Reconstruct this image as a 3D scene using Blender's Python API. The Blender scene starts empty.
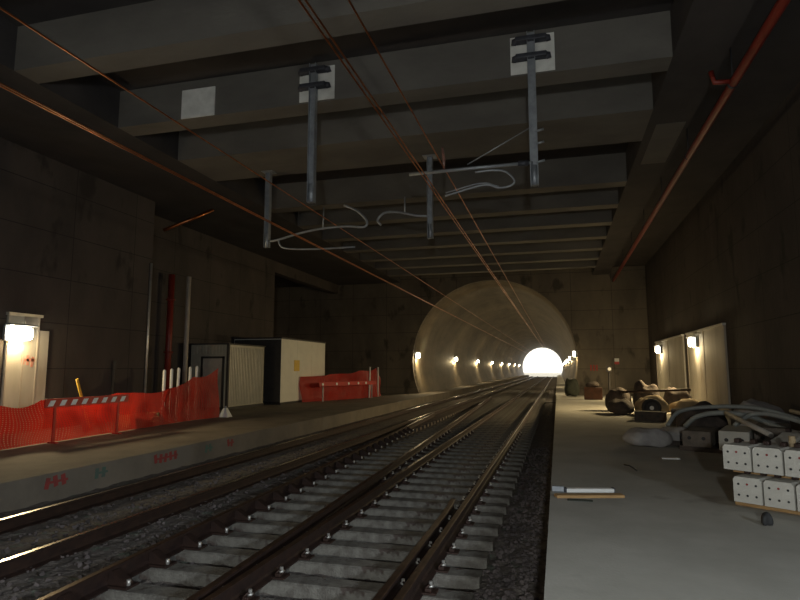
import bpy, bmesh, math, random
from mathutils import Vector, Matrix
R = random.Random(7)
SC = bpy.context.scene
COL = SC.collection
PI = math.pi
V = Vector

# ------------------------------------------------------------------ materials
def nt(m):
    m.use_nodes = True
    return m.node_tree.nodes, m.node_tree.links

def mat(name, a, b=None, scale=3.0, rough=0.85, metal=0.0, bump=0.0, bscale=20.0, stretch=(1, 1, 1), spots=None, detail=6):
    m = bpy.data.materials.new(name)
    N, L = nt(m)
    p = N['Principled BSDF']
    p.inputs['Roughness'].default_value = rough
    p.inputs['Metallic'].default_value = metal
    tc = N.new('ShaderNodeTexCoord')
    mp = N.new('ShaderNodeMapping')
    mp.inputs['Scale'].default_value = stretch
    L.new(tc.outputs['Object'], mp.inputs['Vector'])
    if b is None:
        b = tuple(c * 0.7 for c in a)
    n = N.new('ShaderNodeTexNoise')
    n.inputs['Scale'].default_value = scale
    n.inputs['Detail'].default_value = detail
    n.inputs['Roughness'].default_value = 0.6
    L.new(mp.outputs['Vector'], n.inputs['Vector'])
    cr = N.new('ShaderNodeValToRGB')
    cr.color_ramp.elements[0].position = 0.35
    cr.color_ramp.elements[1].position = 0.65
    cr.color_ramp.elements[0].color = (*b, 1)
    cr.color_ramp.elements[1].color = (*a, 1)
    L.new(n.outputs['Fac'], cr.inputs['Fac'])
    out = cr.outputs['Color']
    if spots:
        n2 = N.new('ShaderNodeTexNoise')
        n2.inputs['Scale'].default_value = spots[1]
        n2.inputs['Detail'].default_value = 4
        L.new(mp.outputs['Vector'], n2.inputs['Vector'])
        r2 = N.new('ShaderNodeValToRGB')
        r2.color_ramp.elements[0].position = spots[2]
        r2.color_ramp.elements[1].position = spots[2] + 0.08
        L.new(n2.outputs['Fac'], r2.inputs['Fac'])
        mx = N.new('ShaderNodeMixRGB')
        mx.inputs[2].default_value = (*spots[0], 1)
        L.new(r2.outputs['Color'], mx.inputs[0])
        L.new(out, mx.inputs[1])
        out = mx.outputs[0]
    L.new(out, p.inputs['Base Color'])
    if bump:
        n3 = N.new('ShaderNodeTexNoise')
        n3.inputs['Scale'].default_value = bscale
        n3.inputs['Detail'].default_value = 5
        L.new(mp.outputs['Vector'], n3.inputs['Vector'])
        bp = N.new('ShaderNodeBump')
        bp.inputs['Strength'].default_value = bump
        bp.inputs['Distance'].default_value = 0.03
        L.new(n3.outputs['Fac'], bp.inputs['Height'])
        L.new(bp.outputs['Normal'], p.inputs['Normal'])
    return m

def emit(name, col, s):
    m = bpy.data.materials.new(name)
    N, L = nt(m)
    N.remove(N['Principled BSDF'])
    e = N.new('ShaderNodeEmission')
    e.inputs['Color'].default_value = (*col, 1)
    e.inputs['Strength'].default_value = s
    L.new(e.outputs[0], N['Material Output'].inputs[0])
    return m

def panelled(name, a, b, px, pz, rough=0.85):
    """cast concrete with shutter-board joints: dark lines every px along x/y and pz along z"""
    m = mat(name, a, b, 0.7, rough, bump=0.25, bscale=9, stretch=(1, 1, 0.5), spots=(tuple(c * 0.6 for c in b), 1.3, 0.6))
    N, L = nt(m)
    p = N['Principled BSDF']
    src = p.inputs['Base Color'].links[0].from_socket
    tc = N.new('ShaderNodeTexCoord')
    sp = N.new('ShaderNodeSeparateXYZ')
    L.new(tc.outputs['Object'], sp.inputs[0])
    ad = N.new('ShaderNodeMath'); ad.operation = 'ADD'
    L.new(sp.outputs['X'], ad.inputs[0]); L.new(sp.outputs['Y'], ad.inputs[1])
    def line(sock, per):
        d = N.new('ShaderNodeMath'); d.operation = 'DIVIDE'; d.inputs[1].default_value = per
        L.new(sock, d.inputs[0])
        f = N.new('ShaderNodeMath'); f.operation = 'FRACT'
        L.new(d.outputs[0], f.inputs[0])
        g = N.new('ShaderNodeMath'); g.operation = 'LESS_THAN'; g.inputs[1].default_value = 0.02 / per
        L.new(f.outputs[0], g.inputs[0])
        return g.outputs[0]
    mxx = N.new('ShaderNodeMath'); mxx.operation = 'MAXIMUM'
    L.new(line(ad.outputs[0], px), mxx.inputs[0]); L.new(line(sp.outputs['Z'], pz), mxx.inputs[1])
    mx = N.new('ShaderNodeMixRGB')
    mx.inputs[2].default_value = (*[c * 0.35 for c in b], 1)
    L.new(mxx.outputs[0], mx.inputs[0]); L.new(src, mx.inputs[1])
    L.new(mx.outputs[0], p.inputs['Base Color'])
    return m

def netmat(name, a, b):
    """plastic safety mesh: oval holes cut by alpha in object space"""
    m = mat(name, a, b, 1.1, 0.55)
    N, L = nt(m)
    p = N['Principled BSDF']
    out = N['Material Output']
    tl = N.new('ShaderNodeBsdfTranslucent')
    L.new(p.inputs['Base Color'].links[0].from_socket, tl.inputs['Color'])
    m1 = N.new('ShaderNodeMixShader'); m1.inputs[0].default_value = 0.35
    L.new(p.outputs[0], m1.inputs[1]); L.new(tl.outputs[0], m1.inputs[2])
    tc = N.new('ShaderNodeTexCoord')
    sp = N.new('ShaderNodeSeparateXYZ')
    L.new(tc.outputs['UV'], sp.inputs[0])
    def wave(sock, k):
        mu = N.new('ShaderNodeMath'); mu.operation = 'MULTIPLY'; mu.inputs[1].default_value = k
        L.new(sock, mu.inputs[0])
        s = N.new('ShaderNodeMath'); s.operation = 'SINE'
        L.new(mu.outputs[0], s.inputs[0])
        a_ = N.new('ShaderNodeMath'); a_.operation = 'ABSOLUTE'
        L.new(s.outputs[0], a_.inputs[0])
        return a_.outputs[0]
    pr = N.new('ShaderNodeMath'); pr.operation = 'MULTIPLY'
    L.new(wave(sp.outputs['X'], PI / 0.07), pr.inputs[0]); L.new(wave(sp.outputs['Y'], PI / 0.04), pr.inputs[1])
    gt = N.new('ShaderNodeMath'); gt.operation = 'GREATER_THAN'; gt.inputs[1].default_value = 0.87
    L.new(pr.outputs[0], gt.inputs[0])
    tr = N.new('ShaderNodeBsdfTransparent')
    m2 = N.new('ShaderNodeMixShader')
    L.new(gt.outputs[0], m2.inputs[0]); L.new(m1.outputs[0], m2.inputs[1]); L.new(tr.outputs[0], m2.inputs[2])
    L.new(m2.outputs[0], out.inputs[0])
    return m

M = {}
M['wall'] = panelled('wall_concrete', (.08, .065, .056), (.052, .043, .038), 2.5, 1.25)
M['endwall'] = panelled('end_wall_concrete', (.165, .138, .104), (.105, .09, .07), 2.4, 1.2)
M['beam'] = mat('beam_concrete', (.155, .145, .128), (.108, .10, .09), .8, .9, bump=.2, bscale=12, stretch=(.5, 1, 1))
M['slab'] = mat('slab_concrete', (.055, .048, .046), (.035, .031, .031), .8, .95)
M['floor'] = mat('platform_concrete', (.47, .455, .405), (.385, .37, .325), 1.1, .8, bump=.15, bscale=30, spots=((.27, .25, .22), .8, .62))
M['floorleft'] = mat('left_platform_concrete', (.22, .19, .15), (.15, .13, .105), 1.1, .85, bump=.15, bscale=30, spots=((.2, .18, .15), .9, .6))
M['ballast'] = mat('ballast_gravel', (.19, .165, .145), (.085, .072, .066), 14, .95, bump=1, bscale=22, spots=((.13, .15, .12), 5, .6))
M['stone'] = mat('ballast_stone', (.15, .125, .12), (.065, .055, .055), 2.3, .9, bump=.4, bscale=30)
M['sleeper'] = mat('sleeper_concrete', (.21, .2, .175), (.12, .108, .094), 9, .9, bump=.5, bscale=45, spots=((.085, .065, .055), 6, .58))
M['sleeper_old'] = mat('dirty_sleeper_concrete', (.2, .17, .14), (.12, .1, .085), 5, .95, bump=.35, bscale=35)
M['rust'] = mat('rusted_rail_steel', (.05, .027, .02), (.027, .016, .014), 8, .6, .35, bump=.15, bscale=40)
M['rusthead'] = mat('rusty_rail_head', (.13, .075, .05), (.07, .042, .032), 9, .38, .7)
M['polish'] = mat('polished_rail_head', (.62, .6, .56), (.5, .48, .45), 6, .26, 1)
M['bolt'] = mat('galvanised_bolt', (.75, .74, .7), (.5, .48, .45), 20, .4, .6)
M['galv'] = mat('galvanised_steel', (.40, .43, .46), (.30, .32, .35), 6, .5, .55)
M['darksteel'] = mat('dark_painted_steel', (.06, .065, .08), (.04, .04, .05), 6, .6, .2)
M['whitepaint'] = mat('pale_plate_paint', (.78, .78, .74), (.64, .64, .6), 4, .8)
M['copper'] = mat('copper_wire', (.6, .22, .085), (.38, .14, .06), 8, .35, 1)
M['ceramic'] = mat('insulator_ceramic', (.3, .16, .12), (.2, .1, .08), 6, .3)
M['redpaint'] = mat('red_pipe_paint', (.25, .026, .014), (.17, .02, .012), 3, .45)
M['whitewall'] = mat('white_wall_panel', (.52, .48, .41), (.40, .37, .31), 1.5, .75, stretch=(1, 1, .25), spots=((.42, .37, .3), 2.2, .6))
M['conduit'] = mat('zinc_conduit', (.7, .68, .62), (.55, .53, .5), 3, .4, .7)
M['paleplaster'] = mat('pale_pole_paint', (.5, .44, .36), (.4, .35, .29), 2, .75)
M['cabin'] = mat('cream_cabin_steel', (.50, .47, .38), (.42, .4, .32), 2, .38, .25)
M['cabinwhite'] = mat('white_cabin_steel', (.82, .81, .72), (.74, .73, .65), 1.4, .6)
M['black'] = mat('black_rubber', (.03, .03, .032), (.02, .02, .02), 6, .7)
M['dark'] = mat('dark_frame_paint_and_shade', (.05, .045, .04), (.035, .03, .03), 5, .6)
M['net'] = netmat('orange_net_plastic', (.60, .028, .014), (.45, .018, .012))
M['white'] = mat('white_plastic', (.85, .85, .82), (.78, .78, .75), 4, .5)
M['retro'] = mat('white_reflective_film', (.95, .95, .95), (.9, .9, .9), 4, .3)
M['red'] = mat('red_film', (.55, .03, .02), (.45, .03, .02), 4, .45)
M['wood'] = mat('bare_timber', (.50, .31, .13), (.36, .21, .09), 4, .8, stretch=(1, 8, 8))
M['yellow'] = mat('yellow_paint', (.78, .52, .04), (.7, .45, .04), 4, .5)
M['bag'] = mat('pale_sacking', (.40, .38, .36), (.3, .28, .27), 5, .9, bump=.5, bscale=14)
M['tan'] = mat('tan_sacking', (.50, .38, .22), (.36, .27, .16), 4, .9, bump=.5, bscale=12)
M['darkbag'] = mat('dark_sacking', (.10, .075, .06), (.05, .04, .035), 5, .9, bump=.6, bscale=12)
M['green'] = mat('dark_green_sheet', (.04, .045, .03), (.022, .026, .018), 5, .8, bump=.5, bscale=10)
M['hose'] = mat('grey_conduit_hose', (.30, .32, .30), (.24, .25, .24), 6, .6)
M['pvc'] = mat('pale_plastic_pipe', (.50, .46, .41), (.42, .39, .35), 4, .5)
M['brownbox'] = mat('reddish_brown_card', (.14, .062, .035), (.09, .042, .026), 4, .85)
M['redmark'] = mat('red_spray_paint', (.34, .05, .045), (.22, .05, .045), 9, .85)
M['greenmark'] = mat('green_spray_paint', (.08, .16, .12), (.1, .14, .12), 9, .85)
M['pinkmark'] = mat('faded_red_paint', (.62, .22, .16), (.55, .3, .22), 9, .85)
M['lining'] = None
WARM = (1, .75, .38)
M['glow'] = emit('lamp_glow', (1, .9, .66), 30)
M['glow_cool'] = emit('cool_lamp_glow', (.85, .93, 1), 30)

def lining():
    m = mat('segmental_lining', (.22, .182, .126), (.135, .112, .08), .9, .6, bump=.15, bscale=6, stretch=(1, .3, 1))
    N, L = nt(m)
    p = N['Principled BSDF']
    src = p.inputs['Base Color'].links[0].from_socket
    tc = N.new('ShaderNodeTexCoord')
    sp = N.new('ShaderNodeSeparateXYZ')
    L.new(tc.outputs['Object'], sp.inputs[0])
    d = N.new('ShaderNodeMath'); d.operation = 'DIVIDE'; d.inputs[1].default_value = 1.8
    L.new(sp.outputs['Y'], d.inputs[0])
    f = N.new('ShaderNodeMath'); f.operation = 'FRACT'; L.new(d.outputs[0], f.inputs[0])
    g = N.new('ShaderNodeMath'); g.operation = 'LESS_THAN'; g.inputs[1].default_value = .035; L.new(f.outputs[0], g.inputs[0])
    mx = N.new('ShaderNodeMixRGB'); mx.inputs[2].default_value = (.09, .075, .055, 1)
    L.new(g.outputs[0], mx.inputs[0]); L.new(src, mx.inputs[1]); L.new(mx.outputs[0], p.inputs['Base Color'])
    return m
M['lining'] = lining()

# ------------------------------------------------------------------ mesh helpers
def box(bm, lo, hi, mi=0, mtx=None, bev=0.0):
    x0, y0, z0 = lo; x1, y1, z1 = hi
    vs = [bm.verts.new((x, y, z)) for x in (x0, x1) for y in (y0, y1) for z in (z0, z1)]
    fs = [(0, 1, 3, 2), (4, 6, 7, 5), (0, 4, 5, 1), (2, 3, 7, 6), (0, 2, 6, 4), (1, 5, 7, 3)]
    faces = []
    for f in fs:
        fc = bm.faces.new([vs[i] for i in f]); fc.material_index = mi; faces.append(fc)
    geo = vs
    if bev:
        es = list({e for f in faces for e in f.edges})
        r = bmesh.ops.bevel(bm, geom=es, offset=bev, segments=2, affect='EDGES', profile=.5)
        geo = list({v for f in r['faces'] for v in f.verts} | {v for v in vs if v.is_valid})
        for f in r['faces']: f.material_index = mi
    if mtx is not None:
        bmesh.ops.transform(bm, matrix=mtx, verts=[v for v in geo if v.is_valid])
    return geo

def tube(bm, pts, r, seg=10, mi=0, cap=True):
    pts = [V(p) for p in pts]
    rings = []
    n = len(pts)
    up = V((0, 0, 1))
    prev = None
    for i, p in enumerate(pts):
        t = (pts[min(i + 1, n - 1)] - pts[max(i - 1, 0)]).normalized()
        if prev is None:
            a = t.cross(up)
            if a.length < 1e-3: a = t.cross(V((1, 0, 0)))
            a.normalize()
        else:
            a = (prev - t * prev.dot(t)).normalized()
        prev = a
        b = t.cross(a)
        rr = r[i] if isinstance(r, (list, tuple)) else r
        rings.append([bm.verts.new(p + (a * math.cos(k * 2 * PI / seg) + b * math.sin(k * 2 * PI / seg)) * rr) for k in range(seg)])
    for i in range(n - 1):
        for k in range(seg):
            f = bm.faces.new((rings[i][k], rings[i][(k + 1) % seg], rings[i + 1][(k + 1) % seg], rings[i + 1][k]))
            f.smooth = True; f.material_index = mi
    if cap:
        for rg in (rings[0], rings[-1]):
            bm.faces.new(rg).material_index = mi
    return rings

def spline(pts, n=8):
    P = [V(p) for p in pts]
    P = [P[0] * 2 - P[1]] + P + [P[-1] * 2 - P[-2]]
    out = []
    for i in range(1, len(P) - 2):
        for k in range(n):
            t = k / n
            a, b, c, d = P[i - 1:i + 3]
            out.append(0.5 * ((2 * b) + (c - a) * t + (2 * a - 5 * b + 4 * c - d) * t * t + (3 * b - a - 3 * c + d) * t ** 3))
    out.append(P[-2])
    return out

def prism(bm, poly, path, mats=None):
    """sweep an (x, z) outline along a list of (x, y, z, yaw) stations"""
    rings = []
    for (x, y, z) in path:
        rings.append([bm.verts.new((x + px, y, z + pz)) for px, pz in poly])
    n = len(poly)
    for a, b in zip(rings, rings[1:]):
        for k in range(n):
            f = bm.faces.new((a[k], a[(k + 1) % n], b[(k + 1) % n], b[k]))
            f.material_index = mats[k] if mats else 0
    bm.faces.new(rings[0]); bm.faces.new(rings[-1])

def obj(name, bm, mats, parent=None, loc=None):
    bmesh.ops.recalc_face_normals(bm, faces=bm.faces[:])
    me = bpy.data.meshes.new(name)
    bm.to_mesh(me); bm.free()
    if not isinstance(mats, (list, tuple)): mats = [mats]
    for m in mats: me.materials.append(M[m] if isinstance(m, str) else m)
    o = bpy.data.objects.new(name, me)
    COL.objects.link(o)
    if parent: o.parent = parent
    if loc: o.location = loc
    return o

def tag(o, label, cat, group=None, kind=None):
    o['label'] = label
    o['category'] = cat
    if group: o['group'] = group
    if kind: o['kind'] = kind
    return o

def struct(name, bm, mats):
    o = obj(name, bm, mats)
    o['kind'] = 'structure'
    return o

def thing(name, label, cat, loc=(0, 0, 0), rz=0, group=None):
    o = bpy.data.objects.new(name, None)
    COL.objects.link(o)
    o.empty_display_size = .2
    o.location = loc
    o.rotation_euler = (0, 0, rz)
    return tag(o, label, cat, group)

def dup(root, loc=None, rz=None):
    r = root.copy(); COL.objects.link(r)
    if loc is not None: r.location = loc
    if rz is not None: r.rotation_euler = (0, 0, rz)
    for ch in list(root.children):
        c = ch.copy(); COL.objects.link(c); c.parent = r
        for g in list(ch.children):
            d = g.copy(); COL.objects.link(d); d.parent = c
    return r

def B(): return bmesh.new()
def bobj(name, lo, hi, m, parent=None, bev=0.0, mtx=None):
    b = B(); box(b, lo, hi, bev=bev, mtx=mtx)
    return obj(name, b, m, parent)
def tobj(name, pts, r, m, parent=None, seg=10):
    b = B(); tube(b, pts, r, seg)
    return obj(name, b, m, parent)

ORD = ['first', 'second', 'third', 'fourth', 'fifth', 'sixth', 'seventh', 'eighth', 'ninth', 'tenth']

# ------------------------------------------------------------------ levels (eye = z 0)
ZP = -1.6      # platforms
ZR = -1.85     # rail top
ZS = -2.02     # sleeper top
XR = 5.3       # right wall
XL = -13.4     # left wall
YE = 37.5      # end wall
YB = -14.0     # wall behind the camera
ZC = 6.72      # ceiling slab
ZB = 5.8       # beam soffit
TX, TZ, TR = -4.04, 0.5, 5.24   # tunnel axis and radius
YT = 163.0

# ------------------------------------------------------------------ the hall
b = B(); box(b, (-.145, YB, -2.5), (XR, YE, ZP)); struct('platform_right', b, 'floor')
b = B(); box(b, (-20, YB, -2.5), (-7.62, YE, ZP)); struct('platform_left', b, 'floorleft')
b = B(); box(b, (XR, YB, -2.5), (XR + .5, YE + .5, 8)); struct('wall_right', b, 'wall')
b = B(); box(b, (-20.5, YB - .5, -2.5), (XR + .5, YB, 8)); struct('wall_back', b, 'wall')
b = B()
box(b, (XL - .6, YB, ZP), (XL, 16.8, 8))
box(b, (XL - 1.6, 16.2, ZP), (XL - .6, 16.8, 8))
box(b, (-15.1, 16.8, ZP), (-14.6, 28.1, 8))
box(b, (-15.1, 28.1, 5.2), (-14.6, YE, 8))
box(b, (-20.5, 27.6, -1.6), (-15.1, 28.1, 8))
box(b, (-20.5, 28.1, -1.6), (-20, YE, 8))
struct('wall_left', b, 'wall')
# end wall with the round portal
b = B()
n = 96
inner, outer = [], []
x0, x1, z0, z1 = -20.5, XR + .5, -2.5, 8.0
for k in range(n):
    a = 2 * PI * k / n
    c, s = math.cos(a), math.sin(a)
    inner.append((TX + TR * c, max(TZ + TR * s, -2.5)))
    t = min((x1 - TX) / c if c > 1e-6 else 1e9, (x0 - TX) / c if c < -1e-6 else 1e9,
            (z1 - TZ) / s if s > 1e-6 else 1e9, (z0 - TZ) / s if s < -1e-6 else 1e9)
    outer.append((TX + t * c, TZ + t * s))
for cx, cz in ((x0, z0), (x0, z1), (x1, z0), (x1, z1)):
    k = min(range(n), key=lambda i: (outer[i][0] - cx) ** 2 + (outer[i][1] - cz) ** 2)
    outer[k] = (cx, cz)
vi = [[b.verts.new((p[0], y, p[1])) for p in inner] for y in (YE, YE + .6)]
vo = [[b.verts.new((p[0], y, p[1])) for p in outer] for y in (YE, YE + .6)]
for k in range(n):
    j = (k + 1) % n
    for i in (0, 1):
        b.faces.new((vi[i][k], vi[i][j], vo[i][j], vo[i][k]))
    b.faces.new((vi[0][k], vi[0][j], vi[1][j], vi[1][k]))
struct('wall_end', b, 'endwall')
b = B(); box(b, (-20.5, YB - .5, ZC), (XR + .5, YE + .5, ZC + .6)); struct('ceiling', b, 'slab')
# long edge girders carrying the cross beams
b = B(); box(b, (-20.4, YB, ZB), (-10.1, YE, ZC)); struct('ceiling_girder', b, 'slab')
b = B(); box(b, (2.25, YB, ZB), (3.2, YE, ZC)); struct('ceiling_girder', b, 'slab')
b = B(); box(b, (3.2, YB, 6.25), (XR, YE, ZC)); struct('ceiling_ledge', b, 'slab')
# cross beams
ys = [(-7.2, .55), (-4.6, .55), (-2, .55), (.6, .55), (3.2, .55), (5.8, .55), (8.4, .55), (11.2, .55), (13.5, 1.9), (18.7, .55), (21.3, .55), (23.9, .55), (26.5, .55), (29.1, .55), (31.7, .55), (34.3, .55)]
for y, d in ys:
    b = B(); box(b, (-10.1, y, ZB), (2.25, y + d, ZC)); struct('ceiling_beam', b, 'beam')
b = B(); box(b, (2.45, 14.4, ZB - .012), (3.1, 17.2, ZB)); struct('trim_1', b, 'beam')

# ------------------------------------------------------------------ the tunnel
b = B()
seg = 72
prevr = None
ny = 36
for i in range(ny + 1):
    y = YE + .3 + (YT - YE - .3) * i / ny
    rg = [(b.verts.new((TX + TR * math.cos(2 * PI * k / seg), y, TZ + TR * math.sin(2 * PI * k / seg))),
           b.verts.new((TX + (TR + .4) * math.cos(2 * PI * k / seg), y, TZ + (TR + .4) * math.sin(2 * PI * k / seg)))) for k in range(seg)]
    if prevr:
        for k in range(seg):
            j = (k + 1) % seg
            f = b.faces.new((prevr[k][0], prevr[j][0], rg[j][0], rg[k][0])); f.smooth = True
            f = b.faces.new((prevr[k][1], prevr[j][1], rg[j][1], rg[k][1])); f.smooth = True
    else:
        first = rg
    prevr = rg
for rg in (first, prevr):
    for k in range(seg):
        j = (k + 1) % seg
        b.faces.new((rg[k][0], rg[j][0], rg[j][1], rg[k][1]))
struct('tunnel_lining', b, 'lining')
b = B(); box(b, (-8.6, YE, -2.6), (.6, YT, -2.05)); struct('tunnel_floor', b, 'ballast')
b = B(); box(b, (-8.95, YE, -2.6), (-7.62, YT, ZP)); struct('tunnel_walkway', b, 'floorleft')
b = B(); box(b, (-.2, YE, -2.6), (.85, YT, ZP)); struct('tunnel_walkway', b, 'floor')
b = B(); box(b, (-60, YT + .05, -2.6), (60, YT + 160, -2.1)); struct('outside_ground', b, 'floor')

# ------------------------------------------------------------------ ballast
def hgt(x, y):
    t = min(1, max(0, (-4.35 - .05 * (y - 5) - x) / .35))
    base = -2.135 + t * (.115)
    r = min(1, max(0, (x + 1.0) / .5))
    base += r * .05
    return base
b = B()
nx, nyy = 74, 300
g = []
for j in range(nyy + 1):
    y = -2 + (YE + 2) * (j / nyy) ** 1.35
    row = []
    for i in range(nx + 1):
        x = -7.62 + 7.475 * i / nx
        row.append(b.verts.new((x, y, hgt(x, y) + R.uniform(-.018, .018))))
    g.append(row)
for j in range(nyy):
    for i in range(nx):
        b.faces.new((g[j][i], g[j][i + 1], g[j + 1][i + 1], g[j + 1][i]))
struct('ballast_bed', b, 'ballast')
# loose stones (uncountable): one mesh
b = B()
def stone(x, y, z, s):
    vs = []
    q = Matrix.Rotation(R.uniform(0, 6.28), 3, V((R.uniform(-1, 1), R.uniform(-1, 1), R.uniform(-1, 1) + .01)).normalized())
    for d in ((1, 0, 0), (-1, 0, 0), (0, 1, 0), (0, -1, 0), (0, 0, 1), (0, 0, -1), (.7, .7, .6), (-.7, .7, -.6), (.6, -.7, -.6), (-.6, -.7, .7)):
        v = q @ (V(d) * s * R.uniform(.6, 1.05))
        vs.append(b.verts.new((x + v.x, y + v.y, z + v.z * .8)))
    bmesh.ops.convex_hull(b, input=vs)
for _ in range(3400):
    y = 3.2 + 13 * R.random() ** 1.7
    z = R.random()
    if z < .5: x = R.uniform(-.95, -.25)
    elif z < .75: x = R.uniform(-6.5, -4.5)
    else: x = R.uniform(-4.3, -.9)
    if -4.5 < x < -.75 and abs((y - 2.42 + .3015) % .603 - .3015) < .2: continue
    stone(x, y, hgt(x, y) + .012, R.uniform(.018, .04))
bmesh.ops.delete(b, geom=[v for v in b.verts if not v.link_faces], context='VERTS')
tag(obj('ballast_stones', b, 'stone'), 'loose dark ballast stones scattered between rails and platform edge', 'gravel', kind='stuff')

# ------------------------------------------------------------------ rails
RP = [(-.075, -.172), (.075, -.172), (.075, -.160), (.022, -.142), (.009, -.12), (.009, -.045), (.036, -.032), (.036, -.006), (.028, 0),
      (-.028, 0), (-.036, -.006), (-.036, -.032), (-.009, -.045), (-.009, -.12), (-.022, -.142), (-.075, -.160)]
def rail(name, path, head, label, cat='rail', group=None, dz=0):
    b = B()
    mats = [0] * 16
    for k in (7, 8, 9): mats[k] = 1
    prism(b, RP, [(x, y, ZR + dz) for x, y in path], mats)
    return tag(obj(name, b, ['rust', head]), label, cat, group)
XA, XB, XD, XE = -1.31, -2.80, -5.27, -6.72
def fc(y): return -4.15 - .05 * (y - 5)
def fb(y): return -2.965 - .042 * (y - 5)
far = YT
rail('running_rail', [(XA, -1.5), (XA, far)], 'rusthead', 'rusty steel rail nearest the right-hand platform edge')
rail('running_rail', [(XB, -1.5), (XB, far)], 'rusthead', 'rusty left rail of the right-hand track, running straight into the tunnel')
rail('running_rail', [(XD, -1.5), (XD, far)], 'polish', 'shiny-topped right rail of the left-hand track beside grey gravel')
rail('running_rail', [(XE, -1.5), (XE, far)], 'polish', 'shiny-topped steel rail nearest the left-hand platform edge')
rail('crossover_rail', [(fc(y), y) for y in (-1.5, 5, 12, 20, 24.5)], 'rusthead', 'dull brown crossover rail at the left ends of the pale sleepers', dz=-.001)
rail('crossover_rail', [(fb(y), y) for y in (3.0, 5, 12, 20, 30, 40)], 'rusthead', 'brown crossover rail hugging the left side of a running rail then veering left', dz=-.001)
gp = [(XA - .165, -1.5), (XA - .165, 7.6), (XA - .175, 8.1), (XA - .2, 8.5)]
rail('guard_rail', gp, 'rusthead', 'short brown guard rail alongside the rail by the right platform, ending midway', dz=.004)

# ------------------------------------------------------------------ sleepers
def sleeper_bm(x0, x1):
    b = B()
    w0, w1, h = .15, .125, .2
    poly = [(-w0, -h), (w0, -h), (w1, -.015), (w1 - .02, 0), (-w1 + .02, 0), (-w1, -.015)]
    ra = [b.verts.new((x0, p[0], p[1])) for p in poly]
    rb = [b.verts.new((x1, p[0], p[1])) for p in poly]
    ra2 = [b.verts.new((x0 + .02, p[0], p[1])) for p in poly]
    for q in range(6):
        j = (q + 1) % 6
        b.faces.new((ra[q], ra[j], rb[j], rb[q]))
    b.faces.new(ra); b.faces.new(rb)
    bmesh.ops.delete(b, geom=ra2, context='VERTS')
    return b
def fast_meshes():
    # base plate with two clips, and the bolt heads that catch the light
    b = B()
    box(b, (-.19, -.075, 0), (.19, .075, .018), bev=.004)
    for s in (-1, 1):
        box(b, (s * .115 - .03, -.06, .018), (s * .115 + .03, .06, .05), bev=.008)
        tube(b, [(s * .09, -.05, .045), (s * .12, -.03, .075), (s * .13, 0, .06), (s * .12, .03, .075), (s * .09, .05, .045)], .011, 6)
    m1 = obj('tmp', b, 'rust'); me1 = m1.data; bpy.data.objects.remove(m1)
    b = B()
    tube(b, [(0, 0, .0), (0, 0, .016), (0, 0, .017), (0, 0, .048)], [.028, .028, .017, .017], 6)
    m2 = obj('tmp', b, 'bolt'); me2 = m2.data; bpy.data.objects.remove(m2)
    b = B()  # tall cast chair on the gauge side of the crossover rail
    box(b, (-.12, -.09, 0), (.26, .09, .022), bev=.004)
    vs = []
    for y in (-.05, .05):
        for p in ((.02, .02), (.22, .02), (.2, .06), (.06, .14), (.02, .14)):
            vs.append(b.verts.new((p[0], y, p[1])))
    bmesh.ops.convex_hull(b, input=vs)
    m3 = obj('tmp', b, 'rust'); me3 = m3.data; bpy.data.objects.remove(m3)
    b = B()
    tube(b, [(.225, -.02, .02), (.225, -.02, .075)], .02, 6)
    m4 = obj('tmp', b, 'bolt'); me4 = m4.data; bpy.data.objects.remove(m4)
    return me1, me2, me3, me4
F1, F2, F3, F4 = fast_meshes()
def child(name, me, parent, loc):
    o = bpy.data.objects.new(name, me); COL.objects.link(o); o.parent = parent; o.location = loc; return o
body = obj('sleeper_body', sleeper_bm(-4.42, -.80), 'sleeper'); SBM = body.data; bpy.data.objects.remove(body)
body = obj('sleeper_body', sleeper_bm(-4.42, -.80), 'sleeper'); bpy.data.objects.remove(body)
SN = 'long pale concrete sleeper lying under the rails of the right-hand track'
k = 0
y = 2.42
while y < YE + 20:
    if y < 22:
        t = thing('concrete_sleeper', SN, 'sleeper', (0, y, ZS), 0, 'sleepers of the right-hand track')
        child('sleeper_body', SBM, t, (0, 0, 0))
        if y < 19:
            xs = [XA, XB]
            if y > 9.8: xs.append(fb(y))
            for x in xs:
                f = child('rail_fastening', F1, t, (x, 0, 0)); [child('bolt', F2, f, (s_ * .13, 0, .05)) for s_ in (-1, 1)]
            f = child('rail_chair', F3, t, (fc(y), 0, 0)); child('bolt', F4, f, (0, 0, 0))
    else:
        o = bpy.data.objects.new('concrete_sleeper', SBM); COL.objects.link(o); o.location = (0, y, ZS)
        tag(o, SN, 'sleeper', 'sleepers of the right-hand track')
    y += .603
lb = obj('concrete_sleeper', sleeper_bm(-7.35, -4.72), 'sleeper_old'); LBM = lb.data; bpy.data.objects.remove(lb)
y = 4.0
while y < YE - .3:
    o = bpy.data.objects.new('buried_sleeper', LBM); COL.objects.link(o); o.location = (0, y, ZS - .005)
    tag(o, 'dirty brown sleeper half buried in gravel under the left-hand track', 'sleeper', 'sleepers of the left-hand track')
    y += .603

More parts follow.
